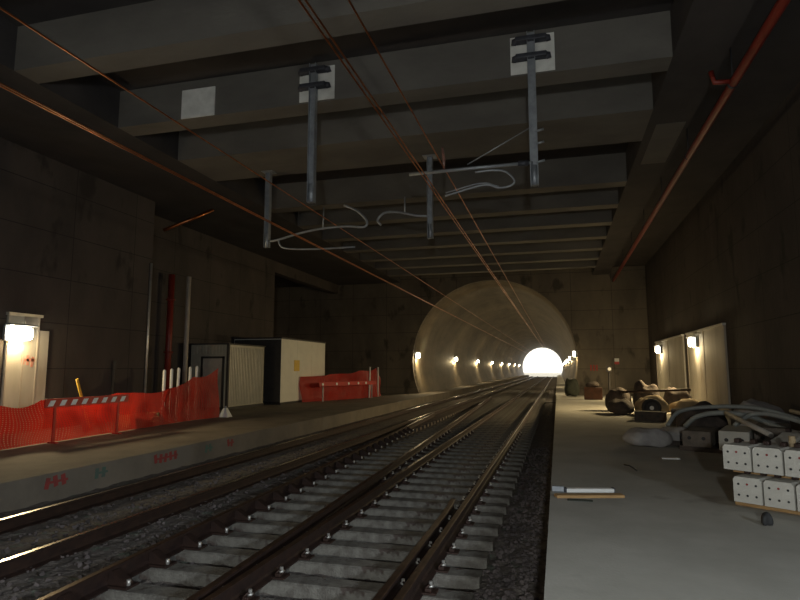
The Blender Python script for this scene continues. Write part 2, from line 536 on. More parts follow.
# ------------------------------------------------------------------ graffiti on the left platform face, marks on walls
def strokes(name, x, y, z, m, n, w=.07, h=.2, axis='y', kind='structure'):
    b = B()
    for i in range(n):
        dy = i * w * 1.9
        mt = Matrix.Translation(V((x, y + dy, z))) @ Matrix.Rotation(R.uniform(-.25, .25), 4, 'X')
        box(b, (-.004, 0, -h / 2), (.004, w, h / 2), mtx=mt)
    mt = Matrix.Translation(V((x, y, z)))
    box(b, (-.0035, 0, -h * .12), (.0035, n * w * 1.8, h * .1), mtx=mt)
    return b
for i, (y, z, n, m) in enumerate([(7.4, -1.74, 3, 'redmark'), (8.4, -1.76, 2, 'greenmark'), (9.9, -1.75, 5, 'redmark'), (11.6, -1.76, 2, 'greenmark'), (12.5, -1.75, 2, 'redmark')]):
    o = obj('trim_%d' % (i + 2), strokes('m', -7.619, y, z, m, n, .08, .17), m); o['kind'] = 'structure'

# ------------------------------------------------------------------ lamps
def area(parent, loc, rot, power, col, size=.3, spread=180):
    if power <= 0: return
    l = bpy.data.lights.new('lamp_light', 'AREA'); l.shape = 'DISK'; l.size = size; l.energy = power; l.color = col
    l.spread = math.radians(spread)
    o = bpy.data.objects.new('lamp_light', l); COL.objects.link(o); o.parent = parent; o.location = loc; o.rotation_euler = rot
    return o
def point(parent, loc, power, col, rad=.08):
    l = bpy.data.lights.new('lamp_bulb', 'POINT'); l.energy = power; l.color = col; l.shadow_soft_size = rad
    o = bpy.data.objects.new('lamp_bulb', l); COL.objects.link(o); o.parent = parent; o.location = loc
    return o
def lamp_meshes(glow):
    b = B(); box(b, (-.02, -.26, -.13), (.05, .26, .13), bev=.015)
    box(b, (.05, -.28, .12), (.2, .28, .15), bev=.01)
    o = obj('t', b, 'galv'); h = o.data; bpy.data.objects.remove(o)
    b = B(); box(b, (.05, -.23, -.1), (.15, .23, .1), bev=.04)
    o = obj('t', b, glow); d = o.data; bpy.data.objects.remove(o)
    return h, d
LH, LD = lamp_meshes('glow')
CH, CD = lamp_meshes('glow_cool')
def lamp(x, y, z, rz, label, pa, pp, col=WARM, cool=False, group=None, size=.35, tilt=62, spread=150):
    t = thing('wall_lamp', label, 'lamp', (x, y, z), rz, group)
    t.scale = (1.3, 1.45, 1.55)  # enlarged: the glare around the lamp is built into its size
    child('housing', CH if cool else LH, t, (0, 0, 0)); child('diffuser', CD if cool else LD, t, (0, 0, 0))
    if pa: area(t, (.22, 0, -.02), (0, -math.radians(tilt), 0), pa, col, size, spread)
    if pp: point(t, (.17, 0, -.17), pp, col, .07)
    return t
# tunnel lamps
for i in range(8):
    y = 38.4 + 15.4 * i
    lamp(-9.24, y, .9, 0, 'glowing lamp on the left tunnel wall, %s from the portal' % ORD[i], 12, 105)
for i in range(8):
    y = 39.2 + 15.4 * i
    lamp(1.16, y, .95, PI, 'glowing lamp on the right tunnel wall, %s from the portal' % ORD[i], 12, 105)
# hall lamps
lamp(XR - .10, 24.9, 1.03, PI, 'glowing lamp on the right wall above the nearer white panel', 225, 55, tilt=60, spread=140)
lamp(XR - .10, 33.0, 1.0, PI, 'glowing lamp on the right wall above the farther white panel', 120, 55, tilt=60, spread=140)
lamp(XL + .10, 11.72, .9, 0, 'glowing lamp on the left wall at the far left of the photo', 100, 45, tilt=70, spread=175)
# the lamp pairs behind the camera
lamp(XR - .10, -.6, 1.05, PI, 'cool white lamp on the right wall beside the camera', 370, 4, (.84, .93, 1), True, tilt=55)
lamp(XL + .10, -3.5, 1.0, 0, 'cool white lamp on the left wall behind the camera', 60, 4, (.84, .93, 1), True, tilt=60)

# added unseen light on a tripod, standing in for the camera flash
t = thing('flash_stand_in', 'added unseen light on a tripod behind the camera, standing in for its flash', 'lamp', (.45, -2.6, ZP))
bobj('stand_in_head', (-.2, -.12, 1.95), (.2, 0, 2.25), 'darksteel', t, bev=.01)
bobj('diffuser', (-.17, 0, 1.98), (.17, .01, 2.22), 'glow_cool', t)
tobj('pole', [(0, -.06, .5), (0, -.06, 1.96)], .02, 'galv', t)
for a in (0, 2.1, 4.2):
    tobj('leg', [(0, -.06, .75), (.5 * math.cos(a), -.06 + .5 * math.sin(a), 0.01)], .016, 'galv', t)
area(t, (0, .05, 2.1), (PI / 2 - .05, 0, 0), 215, (.95, .98, .95), .25, 170)

# white wall panels behind the lamps
def panel(x, y0, y1, z0, z1, sgn, label):
    t = thing('wall_panel', label, 'panel', (x, (y0 + y1) / 2, z0), 0)
    h = (y1 - y0) / 2
    bobj('board', (min(0, sgn * .05), -h, 0), (max(0, sgn * .05), h, z1 - z0), 'whitewall', t, bev=.006)
    bobj('top_rail', (min(0, sgn * .11), -h - .03, z1 - z0), (max(0, sgn * .11), h + .03, z1 - z0 + .07), 'conduit', t)
    for yy in (-h + .02, 0, h - .06):
        bobj('upright', (min(sgn * .05, sgn * .065), yy, 0), (max(sgn * .05, sgn * .065), yy + .04, z1 - z0), 'paleplaster', t)
    return t
panel(XR, 20.9, 26.6, ZP, 1.42, -1, 'white wall panel on the right wall, the nearer of two')
panel(XR, 27.4, 34.6, ZP, 1.42, -1, 'white wall panel on the right wall, the farther of two')
t = panel(XL, 11.5, 12.45, ZP, 1.36, 1, 'tall white wall panel with a red mark on the left wall')
b = B()
for i in range(3):
    box(b, (.0, .12 + i * .13, 0), (.006, .2 + i * .13, .26), mtx=Matrix.Rotation(.1 - .1 * i, 4, 'X'))
box(b, (0, .1, .1), (.006, .5, .17))
o = obj('painted_mark', b, 'pinkmark', t, (.051, -.12, 1.7)); o['label'] = 'faded red mark'
bobj('side_board', (0, .475, 0), (.05, .78, 2.62), 'whitewall', t)

# ------------------------------------------------------------------ overhead line
# suspension posts with white back plates and dark double brackets
def drop_post(name, x, yf, ztop, zbot, label, plate=None, arms=True):
    t = thing(name, label, 'post', (x, yf, ztop))
    if plate:
        (px0, px1), (pz0, pz1) = plate
        bobj('back_plate', (px0 - x, -.02, pz0 - ztop), (px1 - x, 0, pz1 - ztop), 'whitepaint', t, bev=.008)
    h = ztop - zbot
    b = B()
    # H-section drop post
    box(b, (-.075, -.22, -h), (-.063, -.08, 0)); box(b, (.063, -.22, -h), (.075, -.08, 0)); box(b, (-.065, -.156, -h), (.065, -.144, 0))
    tube(b, [(0, -.15, -h + .4), (0, -.15, -h)], .06, 10)
    obj('post_shaft', b, 'galv', t)
    if plate:
        for dz in (-.14, -.5):
            b = B()
            for s in (-1, 1):
                pts = [(s * .06, -.15, dz), (s * .2, -.14, dz + .015), (s * .33, -.11, dz), (s * .34, -.08, dz - .05)]
                tube(b, pts, [.075, .075, .07, .05], 8)
            box(b, (-.3, -.24, dz - .05), (.3, -.06, dz + .05), bev=.02)
            obj('clamp_bracket', b, 'darksteel', t)
    else:
        bobj('head_plate', (-.18, -.3, -.02), (.18, 0, 0), 'galv', t)
    return t
p1 = drop_post('drop_post', -.32, 11.2, 6.6, 3.48, 'tall grey drop post with a cantilever arm, bracketed to the right-hand white plate', ((-.73, .13), (5.83, 6.62)))
p2 = drop_post('drop_post', -4.94, 11.2, 6.6, 3.5, 'grey drop post without an arm, bracketed to the middle white plate', ((-5.33, -4.5), (5.83, 6.6)))
p3 = drop_post('drop_post', -3.22, 15.2, ZB, 3.5, 'plain grey drop post hanging behind the cantilever arm over the right-hand track')
p4 = drop_post('drop_post', -8.1, 15.2, ZB, 3.52, 'plain grey drop post hanging leftmost, over the left-hand track')
tag(bobj('back_plate', (-8.33, 11.17, 5.8), (-7.45, 11.2, 6.5), 'whitepaint', bev=.01), 'bare white square plate on a ceiling beam with no post', 'plate')
# cantilever on post 1 (coordinates relative to post head)
def rel(p, o=(-.32, 11.2, 6.6)): return (p[0] - o[0], p[1] - o[1], p[2] - o[2])
a1 = tobj('registration_arm', [rel((-.34, 11.03, 3.93)), rel((-1.5, 11.0, 3.92)), rel((-2.78, 11.0, 3.90))], .032, 'galv', p1)
tobj('insulator', [rel((-.42, 11.03, 3.93)), rel((-.62, 11.02, 3.93))], .055, 'darksteel', a1)
tobj('stay_wire', [rel((-.34, 11.04, 4.66)), rel((-1.6, 11.0, 4.0))], .012, 'galv', p1)
s1 = tobj('steady_arm', spline([rel((-1.45, 11.0, 3.83)), rel((-1.1, 11, 3.84)), rel((-.85, 11, 3.78)), rel((-.70, 11, 3.6)), rel((-.78, 11, 3.5)), rel((-1.0, 11, 3.48)), rel((-1.3, 11, 3.56)), rel((-2.05, 11.0, 3.4))], 6), .02, 'galv', p1)
tobj('clip_arm', spline([rel((-1.0, 11.06, 3.52)), rel((-1.35, 11.06, 3.62)), rel((-2.05, 11.06, 3.48))], 5), .013, 'galv', p1)
tobj('wire_clamp', [rel((-2.07, 11, 3.93)), rel((-2.07, 11, 4.15)), rel((-2.1, 11, 4.4))], [.02, .035, .02], 'ceramic', p1)
for dz in (4.55, 4.3, 3.93):
    tobj('pin', [rel((-.28, 11.03, dz)), rel((-.12, 11.03, dz + .03))], .022, 'galv', p1)
# bent registration arms of the left-hand track
def rel4(p): return (p[0] + 8.1, p[1] - 15.2, p[2] - ZB)
tobj('registration_arm', spline([rel4((-8.05, 15.05, 3.7)), rel4((-7.72, 15, 3.72)), rel4((-7.0, 15, 3.88)), rel4((-6.3, 15, 3.97)), rel4((-5.6, 15, 3.98)), rel4((-5.1, 15, 3.93)), rel4((-5.02, 15, 4.1)), rel4((-5.3, 15, 4.4)), rel4((-5.7, 15, 4.6))], 6), .035, 'galv', p4)
tobj('steady_arm', spline([rel4((-7.72, 15, 3.72)), rel4((-7.6, 15, 3.5)), rel4((-7.2, 15, 3.42)), rel4((-6.4, 15, 3.38)), rel4((-5.36, 15, 3.38))], 6), .026, 'galv', p4)
tobj('hanger', [rel4((-6.33, 15, 3.98)), rel4((-6.33, 15.05, 4.6))], .02, 'galv', p4)
def rel3(p): return (p[0] + 3.22, p[1] - 15.2, p[2] - ZB)
tobj('registration_arm', spline([rel3((-3.24, 15.05, 4.12)), rel3((-3.6, 15, 4.15)), rel3((-4.1, 15, 4.28)), rel3((-4.5, 15, 4.29)), rel3((-4.7, 15, 4.1)), rel3((-4.6, 15, 3.95))], 6), .033, 'galv', p3)
tobj('hanger', [rel3((-3.92, 15, 4.2)), rel3((-3.92, 15, 4.7))], .02, 'galv', p3)

def wire(label, x, z, r, y0=-2, twin=0, sag=0.0, name='contact_wire'):
    b = B()
    for s in ((-1, 1) if twin else (0,)):
        pts = []
        y = y0
        while y < YT:
            u = ((y - 11) % 45) / 45
            pts.append((x + s * twin, y, z - sag * 4 * u * (1 - u)))
            y += 4.5
        tube(b, pts, r, 6)
    return tag(obj(name, b, 'copper'), label, 'wire')
w = wire('copper contact wire pair hung low over the right-hand track', -2.07, 3.22, .011, twin=.028)
wire('upper copper catenary wire over the right-hand track', -2.07, 3.98, .013, name='catenary_wire')
wire('copper contact wire pair hung low over the left-hand track', -6.0, 3.2, .011, twin=.028)
wire('upper copper catenary wire over the left-hand track', -6.0, 4.08, .013, name='catenary_wire')

# red pipe under the ceiling on the right
t = thing('ceiling_pipe', 'red pipe running under the ceiling along the right wall', 'pipe', (3.45, 0, 5.5))
tobj('pipe_run', [(0, YB + .1, 0), (0, 12, 0), (0, YE, -.1)], .085, 'redpaint', t, 14)
for y in (-4, 4, 8, 12, 16, 20, 24, 28, 32):
    b = B(); tube(b, [(0, y, 0), (0, y, .75)], .012, 6); tube(b, [(0, y - .03, 0), (0, y + .03, 0)], .1, 12)
    obj('pipe_hanger', b, 'darksteel', t)
tobj('branch_pipe', [(0, 11.9, 0), (-.35, 11.9, .02), (-.4, 11.9, .25)], .05, 'redpaint', t)

# ------------------------------------------------------------------ left side
tag(tobj('conduit', [(XL + .04, 16.72, ZP), (XL + .04, 16.72, 3.6)], .04, 'conduit'), 'thin shiny vertical conduit at the corner of the left wall', 'pipe')
t = thing('standpipe', 'thick red vertical pipe in the recess of the left wall', 'pipe', (-14.2, 18.95, ZP))
tobj('pipe_run', [(0, 0, 0), (0, 0, 5.2)], .115, 'redpaint', t, 14)
for z in (.5, 2.2, 4.2):
    tobj('flange', [(0, 0, z), (0, 0, z + .06)], .17, 'redpaint', t, 14)
tag(tobj('pole', [(-13.9, 19.6, ZP), (-13.9, 19.6, 3.6)], .09, 'paleplaster', seg=12), 'pale upright pole between the red pipe and the cream cabin', 'pole')
tag(tobj('wall_brace', [(XL, 17.3, 4.9), (-12.7, 17.7, 5.3), (-12.0, 18.2, ZB)], .06, 'copper'), 'slanting brown brace between the left wall and the ceiling', 'brace')
# cream cabin with a framed door on its end
CX0, CX1, CY0, CY1, CZ = -14.35, -12.66, 20.6, 23.55, 1.03
t = thing('site_cabin', 'cream site cabin with a dark-framed door in its end', 'cabin', (CX0, CY0, ZP))
w, d, h = CX1 - CX0, CY1 - CY0, CZ - ZP
b = B(); box(b, (0, 0, .06), (w, d, h - .06))
nr = 22   # ribbed side facing the track
for i in range(nr):
    y0 = .1 + i * (d - .2) / nr
    box(b, (w, y0, .15), (w + .03, y0 + .07, h - .15), bev=.01)
for i in range(11):
    x0 = .06 + i * (w - .1) / 11
    box(b, (x0, -.012, 2.2), (x0 + .07, 0, h - .1))
obj('cabin_wall', b, 'cabin', t)
bobj('cabin_roof', (-.04, -.05, h - .06), (w + .05, d + .05, h), 'dark', t, bev=.01)
bobj('base_frame', (-.01, -.02, 0), (w + .04, d + .02, .1), 'dark', t)
bobj('corner_post', (w - .05, -.035, .06), (w + .045, .06, h - .06), 'dark', t)
dr = bobj('door', (.58, -.03, .1), (1.46, 0, 2.02), 'paleplaster', t)
b = B()
box(b, (.5, -.06, .08), (.58, 0, 2.1)); box(b, (1.46, -.06, .08), (1.54, 0, 2.1)); box(b, (.5, -.06, 2.02), (1.54, 0, 2.1))
obj('door_frame', b, 'dark', dr)
tobj('door_handle', [(1.36, -.03, 1.05), (1.36, -.08, 1.05), (1.27, -.08, 1.05)], .012, 'galv', dr)
# white cabin
t = thing('site_cabin', 'bright white site cabin beyond the cream one, a yellow sign on its side', 'cabin', (-14.5, 24.1, ZP))
w, d, h = 2.4, 5.15, 3.04
bobj('cabin_wall', (0, 0, .06), (w, d, h - .07), 'cabinwhite', t)
bobj('cabin_roof', (-.04, -.03, h - .07), (w + .03, d + .03, h), 'dark', t)
bobj('base_frame', (0, 0, 0), (w + .01, d, .1), 'dark', t)
bobj('shaded_end', (.02, -.015, .1), (w - .01, 0, h - .1), 'dark', t)  # end face is only unlit: its shade is put into this dark sheet
for y in (1.7, 3.4):
    bobj('panel_joint', (w, y, .1), (w + .008, y + .04, h - .1), 'cabinwhite', t)
o = bobj('warning_sign', (w + .002, 1.35, 1.5), (w + .014, 1.95, 2.02), 'yellow', t, bev=.003); o['label'] = 'plain yellow sign'

# orange safety nets
def net(name, base, label, n_u=90, n_v=14, amp=.1, lean=.1):
    """base: list of (x, y, top height); hung from the first station to the last"""
    b = B()
    uvl = b.loops.layers.uv.new('UVMap')
    pts = []
    L = 0
    dense = []
    for (x0, y0, h0), (x1, y1, h1) in zip(base, base[1:]):
        m = max(2, int(math.hypot(x1 - x0, y1 - y0) / .09))
        for i in range(m):
            q = i / m
            dense.append((x0 + (x1 - x0) * q, y0 + (y1 - y0) * q, h0 + (h1 - h0) * q - .10 * math.sin(PI * q)))
    dense.append(base[-1])
    ph = [R.uniform(0, 6) for _ in range(6)]
    rows = []
    for i, (x, y, h) in enumerate(dense):
        s = i * .09
        row = []
        for j in range(n_v + 1):
            v = j / n_v
            bl = 4 * v * (1 - v)
            off = amp * (math.sin(s * 2.1 + ph[0] + v * 2) * .5 + math.sin(s * 4.7 + ph[1] - v * 3) * .3 + math.sin(s * 9 + ph[2]) * .18) * (.3 + bl)
            off += lean * (1 - v) ** 2
            zz = ZP + .015 + v * h + .03 * math.sin(s * 3 + ph[3]) * v
            row.append((b.verts.new((x + off, y + .04 * math.sin(v * 7 + s), zz)), s, v * h))
        rows.append(row)
    for r0, r1 in zip(rows, rows[1:]):
        for j in range(n_v):
            q = (r0[j], r1[j], r1[j + 1], r0[j + 1])
            f = b.faces.new([e[0] for e in q]); f.smooth = True
            for lp, e in zip(f.loops, q): lp[uvl].uv = (e[1], e[2])
    return tag(obj(name, b, 'net'), label, 'net')
net('safety_net', [(-10.7, 5.5, .7), (-10.75, 9.3, .83), (-10.85, 10.3, .95), (-10.95, 12.6, 1.0), (-11.1, 15.0, 1.02), (-11.15, 16.2, 1.35), (-11.0, 17.35, 1.62)],
    'long sagging orange safety net along the left platform')
net('safety_net', [(-12.0, 26.0, .0 + 1.25), (-11.3, 28.0, 1.35), (-10.5, 30.3, 1.5), (-10.2, 32.4, 1.65), (-10.35, 33.6, 1.1)],
    'far orange safety net in front of the white cabin')
# striped barrier board in the near net
t = thing('barrier_board', 'red and white striped barrier board across the near orange net', 'barrier', (-10.62, 10.15, ZP))
dy = 2.5
def slant(y0, y1, z0, z1, sh, x=0, th=.012):
    bb = B()
    vs = [bb.verts.new((xx, yy, zz)) for xx in (x, x + th) for yy, zz in ((y0, z0), (y1, z0), (y1 + sh, z1), (y0 + sh, z1))]
    for f in ((0, 1, 2, 3), (7, 6, 5, 4), (0, 4, 5, 1), (1, 5, 6, 2), (2, 6, 7, 3), (3, 7, 4, 0)): bb.faces.new([vs[i] for i in f])
    return bb
bobj('board', (0, 0, .77), (.03, dy, .96), 'red', t)
for i in range(8):
    y0 = .06 + i * .305
    obj('reflective_stripe', slant(y0, y0 + .13, .80, .92, .07, .03), 'retro', t)
for y in (.3, dy - .3):
    lg = bobj('leg', (-.035, y - .03, .03), (-.002, y + .03, .96), 'red', t)
    bobj('foot', (-.12, y - .04, 0), (.1, y + .04, .03), 'red', lg)
# stakes in the net
for i, px in enumerate([(-11.22, 14.85), (-11.3, 15.3), (-11.55, 15.95), (-11.3, 16.2), (-11.55, 16.95)]):
    x, y = px
    t = tag(tobj('stake', [(x, y, ZP), (x + R.uniform(-.02, .02), y, -.05 + .03 * i), (x, y, -.02 + .03 * i)], [.045, .045, .02], 'white', seg=8),
            'white stake standing in the raised end of the near orange net, %s from the left' % ORD[i], 'stake')
# small reflectors in the nets
t = thing('barrier_board', 'dark barrier board with white reflectors inside the far orange net', 'barrier', (-11.3, 27.2, ZP), math.radians(-17))
bobj('board', (.2, -.6, .75), (.23, 4.3, .95), 'red', t)
for y in (-.35, .75, 1.75, 2.6, 3.3):
    tobj('reflector', [(.23, y, .85), (.25, y, .85)], .07, 'retro', t, 8)
for y in (-.3, 3.9):
    bobj('leg', (.17, y, 0), (.2, y + .06, .95), 'galv', t)
tag(tobj('stake', [(-10.22, 31.2, ZP), (-10.22, 31.3, .12)], .05, 'white', seg=8), 'white stake at the far end of the far orange net', 'stake')
tag(tobj('stake', [(-10.15, 32.6, ZP), (-10.15, 32.6, .1)], .045, 'white', seg=8), 'white stake just outside the right end of the far net', 'stake')
t = thing('fence_foot', 'small white fence foot on the floor beside the near net end', 'foot', (-10.85, 17.6, ZP))
b = B()
vs = [b.verts.new(p) for p in ((-.18, -.15, 0), (.18, -.15, 0), (.18, .15, 0), (-.18, .15, 0), (-.05, -.05, .3), (.05, -.05, .3), (.05, .05, .3), (-.05, .05, .3))]
bmesh.ops.convex_hull(b, input=vs); obj('block', b, 'white', t)
tobj('socket', [(0, 0, .29), (0, 0, .36)], .035, 'galv', t)
# slatted crate at the net and tools behind it
t = thing('crate', 'yellowish slatted timber crate at the foot of the near orange net', 'crate', (-11.45, 13.3, ZP))
for z in (.03, .15, .27):
    bobj('slat', (.4, 0, z), (.425, 1.15, z + .09), 'wood', t)
    bobj('slat', (0, 0, z), (.025, 1.15, z + .09), 'wood', t)
for y in (0, 1.12):
    bobj('end_board', (0, y, .02), (.425, y + .03, .38), 'wood', t)
bobj('base_board', (0, 0, 0), (.425, 1.15, .03), 'wood', t)
t = thing('shovel', 'yellow-handled shovel leaning behind the striped barrier board', 'shovel', (-11.7, 12.0, ZP))
tobj('handle', [(0, .6, .1), (0, .1, 1.35)], .035, 'yellow', t)
b = B(); box(b, (-.02, -.15, 0), (.0, .15, .32), bev=.006, mtx=Matrix.Translation(V((0, .58, 0))) @ Matrix.Rotation(.35, 4, 'X')); obj('blade', b, 'darksteel', t)
tag(bobj('post', (XL + .02, 15.2, ZP), (XL + .1, 15.3, .25), 'dark', bev=.01), 'short dark post against the left wall behind the near net', 'post')

# ------------------------------------------------------------------ right platform: stacked sleepers
SD = V((.49, -.34, 0)).normalized()
ANG = math.atan2(SD.y, SD.x)
def stack_sleeper(loc, label):
    t = thing('stacked_sleeper', label, 'sleeper', loc, ANG, None)
    b = B()
    prof = [(0, .28), (.45, .28), (.6, .25), (1.0, .2), (1.4, .2), (1.8, .25), (1.95, .28), (2.4, .28)]
    rings = []
    for y, h in prof:
        rings.append([b.verts.new(p) for p in ((-.145, y, 0), (.145, y, 0), (.145, y, h - .03), (.12, y, h), (-.12, y, h), (-.145, y, h - .03))])
    for a, c in zip(rings, rings[1:]):
        for q in range(6):
            j = (q + 1) % 6
            b.faces.new((a[q], a[j], c[j], c[q]))
    b.faces.new(rings[0]); b.faces.new(rings[-1])
    obj('sleeper_body', b, 'stacked', t)
    for q, (x, z) in enumerate([(-.09, .2), (0, .205), (.09, .2), (-.09, .08), (0, .08), (.09, .08)]):
        tobj('tendon_end', [(x, -.004, z), (x, .01, z)], .013, 'redmark' if q == 1 else 'black', t, 8)
    for y in (.3, 2.1):
        for s in (-1, 1):
            bobj('rail_shoulder', (s * .085 - .03, y - .05, .275), (s * .085 + .03, y + .05, .33), 'rust', t, bev=.012)
    return t
M['stacked'] = mat('fresh_sleeper_concrete', (.58, .56, .50), (.48, .46, .41), 4, .85, bump=.2, bscale=30)
o0 = V((1.90, 7.62, 0)) - V((-.145 * SD.x, -.145 * SD.y, 0))
o0 = V((1.90, 7.62, 0)) + SD * .145
for tier, (z, sh, nm) in enumerate([(-1.5, .0, 'lower'), (-1.15, -.09, 'upper')]):
    for i in range(5):
        p = o0 + SD * (i * .312 + sh)
        stack_sleeper((p.x, p.y, z), 'pale concrete sleeper, %s from the left in the %s tier of the stack' % (ORD[i], nm))
FD = V((-SD.y, SD.x, 0))
for k, (z, q) in enumerate([(-1.6, .35), (-1.6, 1.95), (-1.22, .35), (-1.22, 1.95)]):
    h = .1 if k < 2 else .07
    t = bobj('batten', (-.25, -.05, 0), (1.5, .05, h), 'wood', bev=.004)
    p = o0 + FD * q
    t.location = (p.x, p.y, z); t.rotation_euler = (0, 0, ANG)
    tag(t, '%s timber batten under the %s tier of stacked sleepers' % (('front', 'rear')[k % 2], ('lower', 'upper')[k // 2]), 'batten')
# loose fittings on the stack
def on_top(u, v, z=-.87): p = o0 + SD * u + FD * v; return (p.x, p.y, z)
tag(tobj('canister', [on_top(.378, .34), on_top(.378, .34, -.75)], [.037, .034], 'tan', seg=12), 'orange-tan plastic canister standing on the upper tier of sleepers', 'canister')

# the grey pile behind the stack
def lump(name, loc, size, m, label, cat, rz=0, seed=0, droop=.35):
    rr = random.Random(seed)
    b = B()
    bmesh.ops.create_icosphere(b, subdivisions=4, radius=1)
    f = [(rr.uniform(1.5, 4), rr.uniform(0, 6), rr.uniform(1.5, 4), rr.uniform(0, 6)) for _ in range(3)]
    for v in b.verts:
        c = v.co.copy()
        # squarish sack
        for i in range(2): c[i] = math.copysign(abs(c[i]) ** .7, c[i])
        w = 1 + .08 * sum(math.sin(q[0] * c.x + q[1]) * math.cos(q[2] * c.y + q[3]) for q in f)
        c.x *= size[0] * w; c.y *= size[1] * w
        if 'sack' in name:
            w *= 1 + .16 * math.sin(7 * c.x + f[0][1]) * math.sin(6 * c.y + f[1][1]) + .09 * math.sin(13 * c.x + 9 * c.z + f[2][1]) * math.cos(11 * c.y)
            c.y *= 1 - .35 * abs(c.x) ** 3
        c.z = max(c.z, -.55) * size[2] * w * (1 - droop * .5 * (v.co.x ** 2))
        v.co = c
    zmin = min(v.co.z for v in b.verts)
    for v in b.verts: v.co.z -= zmin
    for fc_ in b.faces: fc_.smooth = True
    o = obj(name, b, m)
    o.location = loc; o.rotation_euler = (0, 0, rz)
    return tag(o, label, cat)
lump('cement_sack', (1.75, 13.4, ZP), (.48, .34, .22), 'bag', 'pale grey sack slumped at the left tip of the near pile', 'sack', .2, 3)
lump('cement_sack', (2.45, 13.9, ZP), (.45, .32, .2), 'bag', 'grey sack lying behind the pale sack of the near pile', 'sack', -.4, 4)
# concrete kerb units
def kerb(loc, rz, size, m, label):
    t = thing('concrete_unit', label, 'block', loc, rz)
    w, d, h = size
    b = B(); box(b, (-w / 2, 0, 0), (w / 2, d, h), bev=.015); obj('block', b, m, t)
    for s in (-.25, .25):
        tobj('lifting_hole', [(s * w, -.004, h * .55), (s * w, .01, h * .55)], .035, 'black', t)
    return t
kerb((2.55, 12.6, ZP + .1), -.35, (.5, 1.2, .3), 'sleeper_old', 'brownish concrete block low in the near pile')
kerb((3.08, 12.1, ZP + .1), -.35, (.5, 1.3, .36), 'stacked', 'pale concrete block in the near pile, just left of the sleeper stack')
kerb((3.75, 12.3, ZP + .1), -.35, (.55, 1.3, .42), 'sleeper_old', 'dark concrete block in the near pile behind the sleeper stack')
for k, (x, y, rz) in enumerate([(2.95, 12.6, -.35), (2.6, 13.5, -.35)]):
    t = bobj('skid', (-.7, -.05, 0), (1.6, .05, .1), 'darkbag', bev=.004); t.location = (x, y, ZP); t.rotation_euler = (0, 0, rz)
    tag(t, 'dark timber skid on the floor under the near pile, the %s one' % ('nearer', 'farther')[k], 'skid')
def hose(pts, r, m, label, name='hose', cat='hose'):
    return tag(tobj(name, spline(pts, 8), r, m, seg=10), label, cat)
hose([(2.55, 13.6, -1.2), (2.75, 13.4, -.98), (3.15, 13.2, -.88), (3.6, 13.0, -.92), (4.0, 12.6, -1.1), (4.2, 12.2, -1.18)], .05, 'hose', 'grey hose arching over the top of the near pile')
hose([(3.3, 12.9, -1.1), (3.6, 12.7, -.86), (4.0, 12.4, -.88), (4.4, 11.9, -1.05), (4.6, 11.5, -1.3), (4.7, 11.2, -1.55)], .045, 'hose', 'grey hose drooping to the right over the near pile')
hose([(2.3, 14.2, -1.25), (2.6, 14.4, -.95), (3.2, 14.3, -.83), (4.0, 14.0, -.82), (4.7, 13.6, -1.0)], .045, 'hose', 'long grey hose curving along the rear of the near pile')
tag(tobj('plastic_pipe', [(3.2, 13.0, -.87), (3.35, 11.0, -1.08)], .045, 'pvc'), 'pale straight pipe sloping from the pile down towards the sleeper stack', 'pipe')
tag(tobj('plastic_pipe', [(4.3, 12.9, -.8), (4.75, 10.9, -.98)], .04, 'pvc'), 'pale pipe lying along the right wall beside the pile', 'pipe')
lump('dark_sack', (4.85, 12.6, ZP), (.3, .4, .3), 'darkbag', 'dark sack against the right wall behind the sleeper stack', 'sack', .3, 9)
lump('dark_sack', (3.2, 15.3, ZP), (.55, .45, .42), 'darkbag', 'broad dark sack at the rear of the near pile', 'sack', .1, 11)
lump('dark_sack', (4.45, 15.3, ZP), (.55, .5, .5), 'bag', 'grey sack at the rear of the near pile by the right wall', 'sack', .1, 12)

# far pile: tyre, tan sacks, dark sacks
t = thing('tyre', 'black tyre with a white centre leaning on the tan sacks', 'tyre', (3.0, 21.35, ZP + .3), math.radians(8))
b = B()
for i in range(28):
    a0, a1 = 2 * PI * i / 28, 2 * PI * (i + 1) / 28
    prof = [(.2, -.07), (.27, -.09), (.31, -.06), (.31, .06), (.27, .09), (.2, .07)]
    for (r0, y0), (r1, y1) in zip(prof, prof[1:] + prof[:1]):
        f = b.faces.new([b.verts.new((r * math.cos(a), yy, r * math.sin(a))) for r, yy, a in ((r0, y0, a0), (r1, y1, a0), (r1, y1, a1), (r0, y0, a1))])
        f.smooth = True
bmesh.ops.remove_doubles(b, verts=b.verts[:], dist=1e-4)
obj('tyre_ring', b, 'black', t)
b = B(); tube(b, [(0, -.03, 0), (0, .03, 0)], .2, 20); obj('wheel_disc', b, 'dark', t)
b = B(); tube(b, [(0, -.05, 0), (0, -.028, 0)], .07, 12); obj('hub_cap', b, 'white', t)
lump('tan_sack', (3.15, 22.3, ZP), (.52, .6, .36), 'tan', 'tan sack right behind the black tyre', 'sack', .1, 21)
lump('tan_sack', (4.35, 22.6, ZP), (.55, .55, .33), 'tan', 'tan sack by the right wall, right of the tyre', 'sack', -.2, 22)
lump('dark_sack', (2.1, 22.4, ZP), (.42, .6, .3), 'darkbag', 'dark sack at the left end of the far pile', 'sack', .3, 23)
lump('dark_sack', (2.2, 24.1, ZP), (.36, .45, .5), 'darkbag', 'tall dark sack topping the left side of the far pile', 'sack', .9, 24)
lump('dark_sack', (3.25, 24.3, ZP), (.4, .45, .62), 'darkbag', 'tall dark sack in the middle of the far pile', 'sack', .5, 25)
lump('dark_sack', (4.35, 24.4, ZP), (.45, .5, .52), 'darkbag', 'dark sack in the far pile nearest the white panels', 'sack', .2, 26)
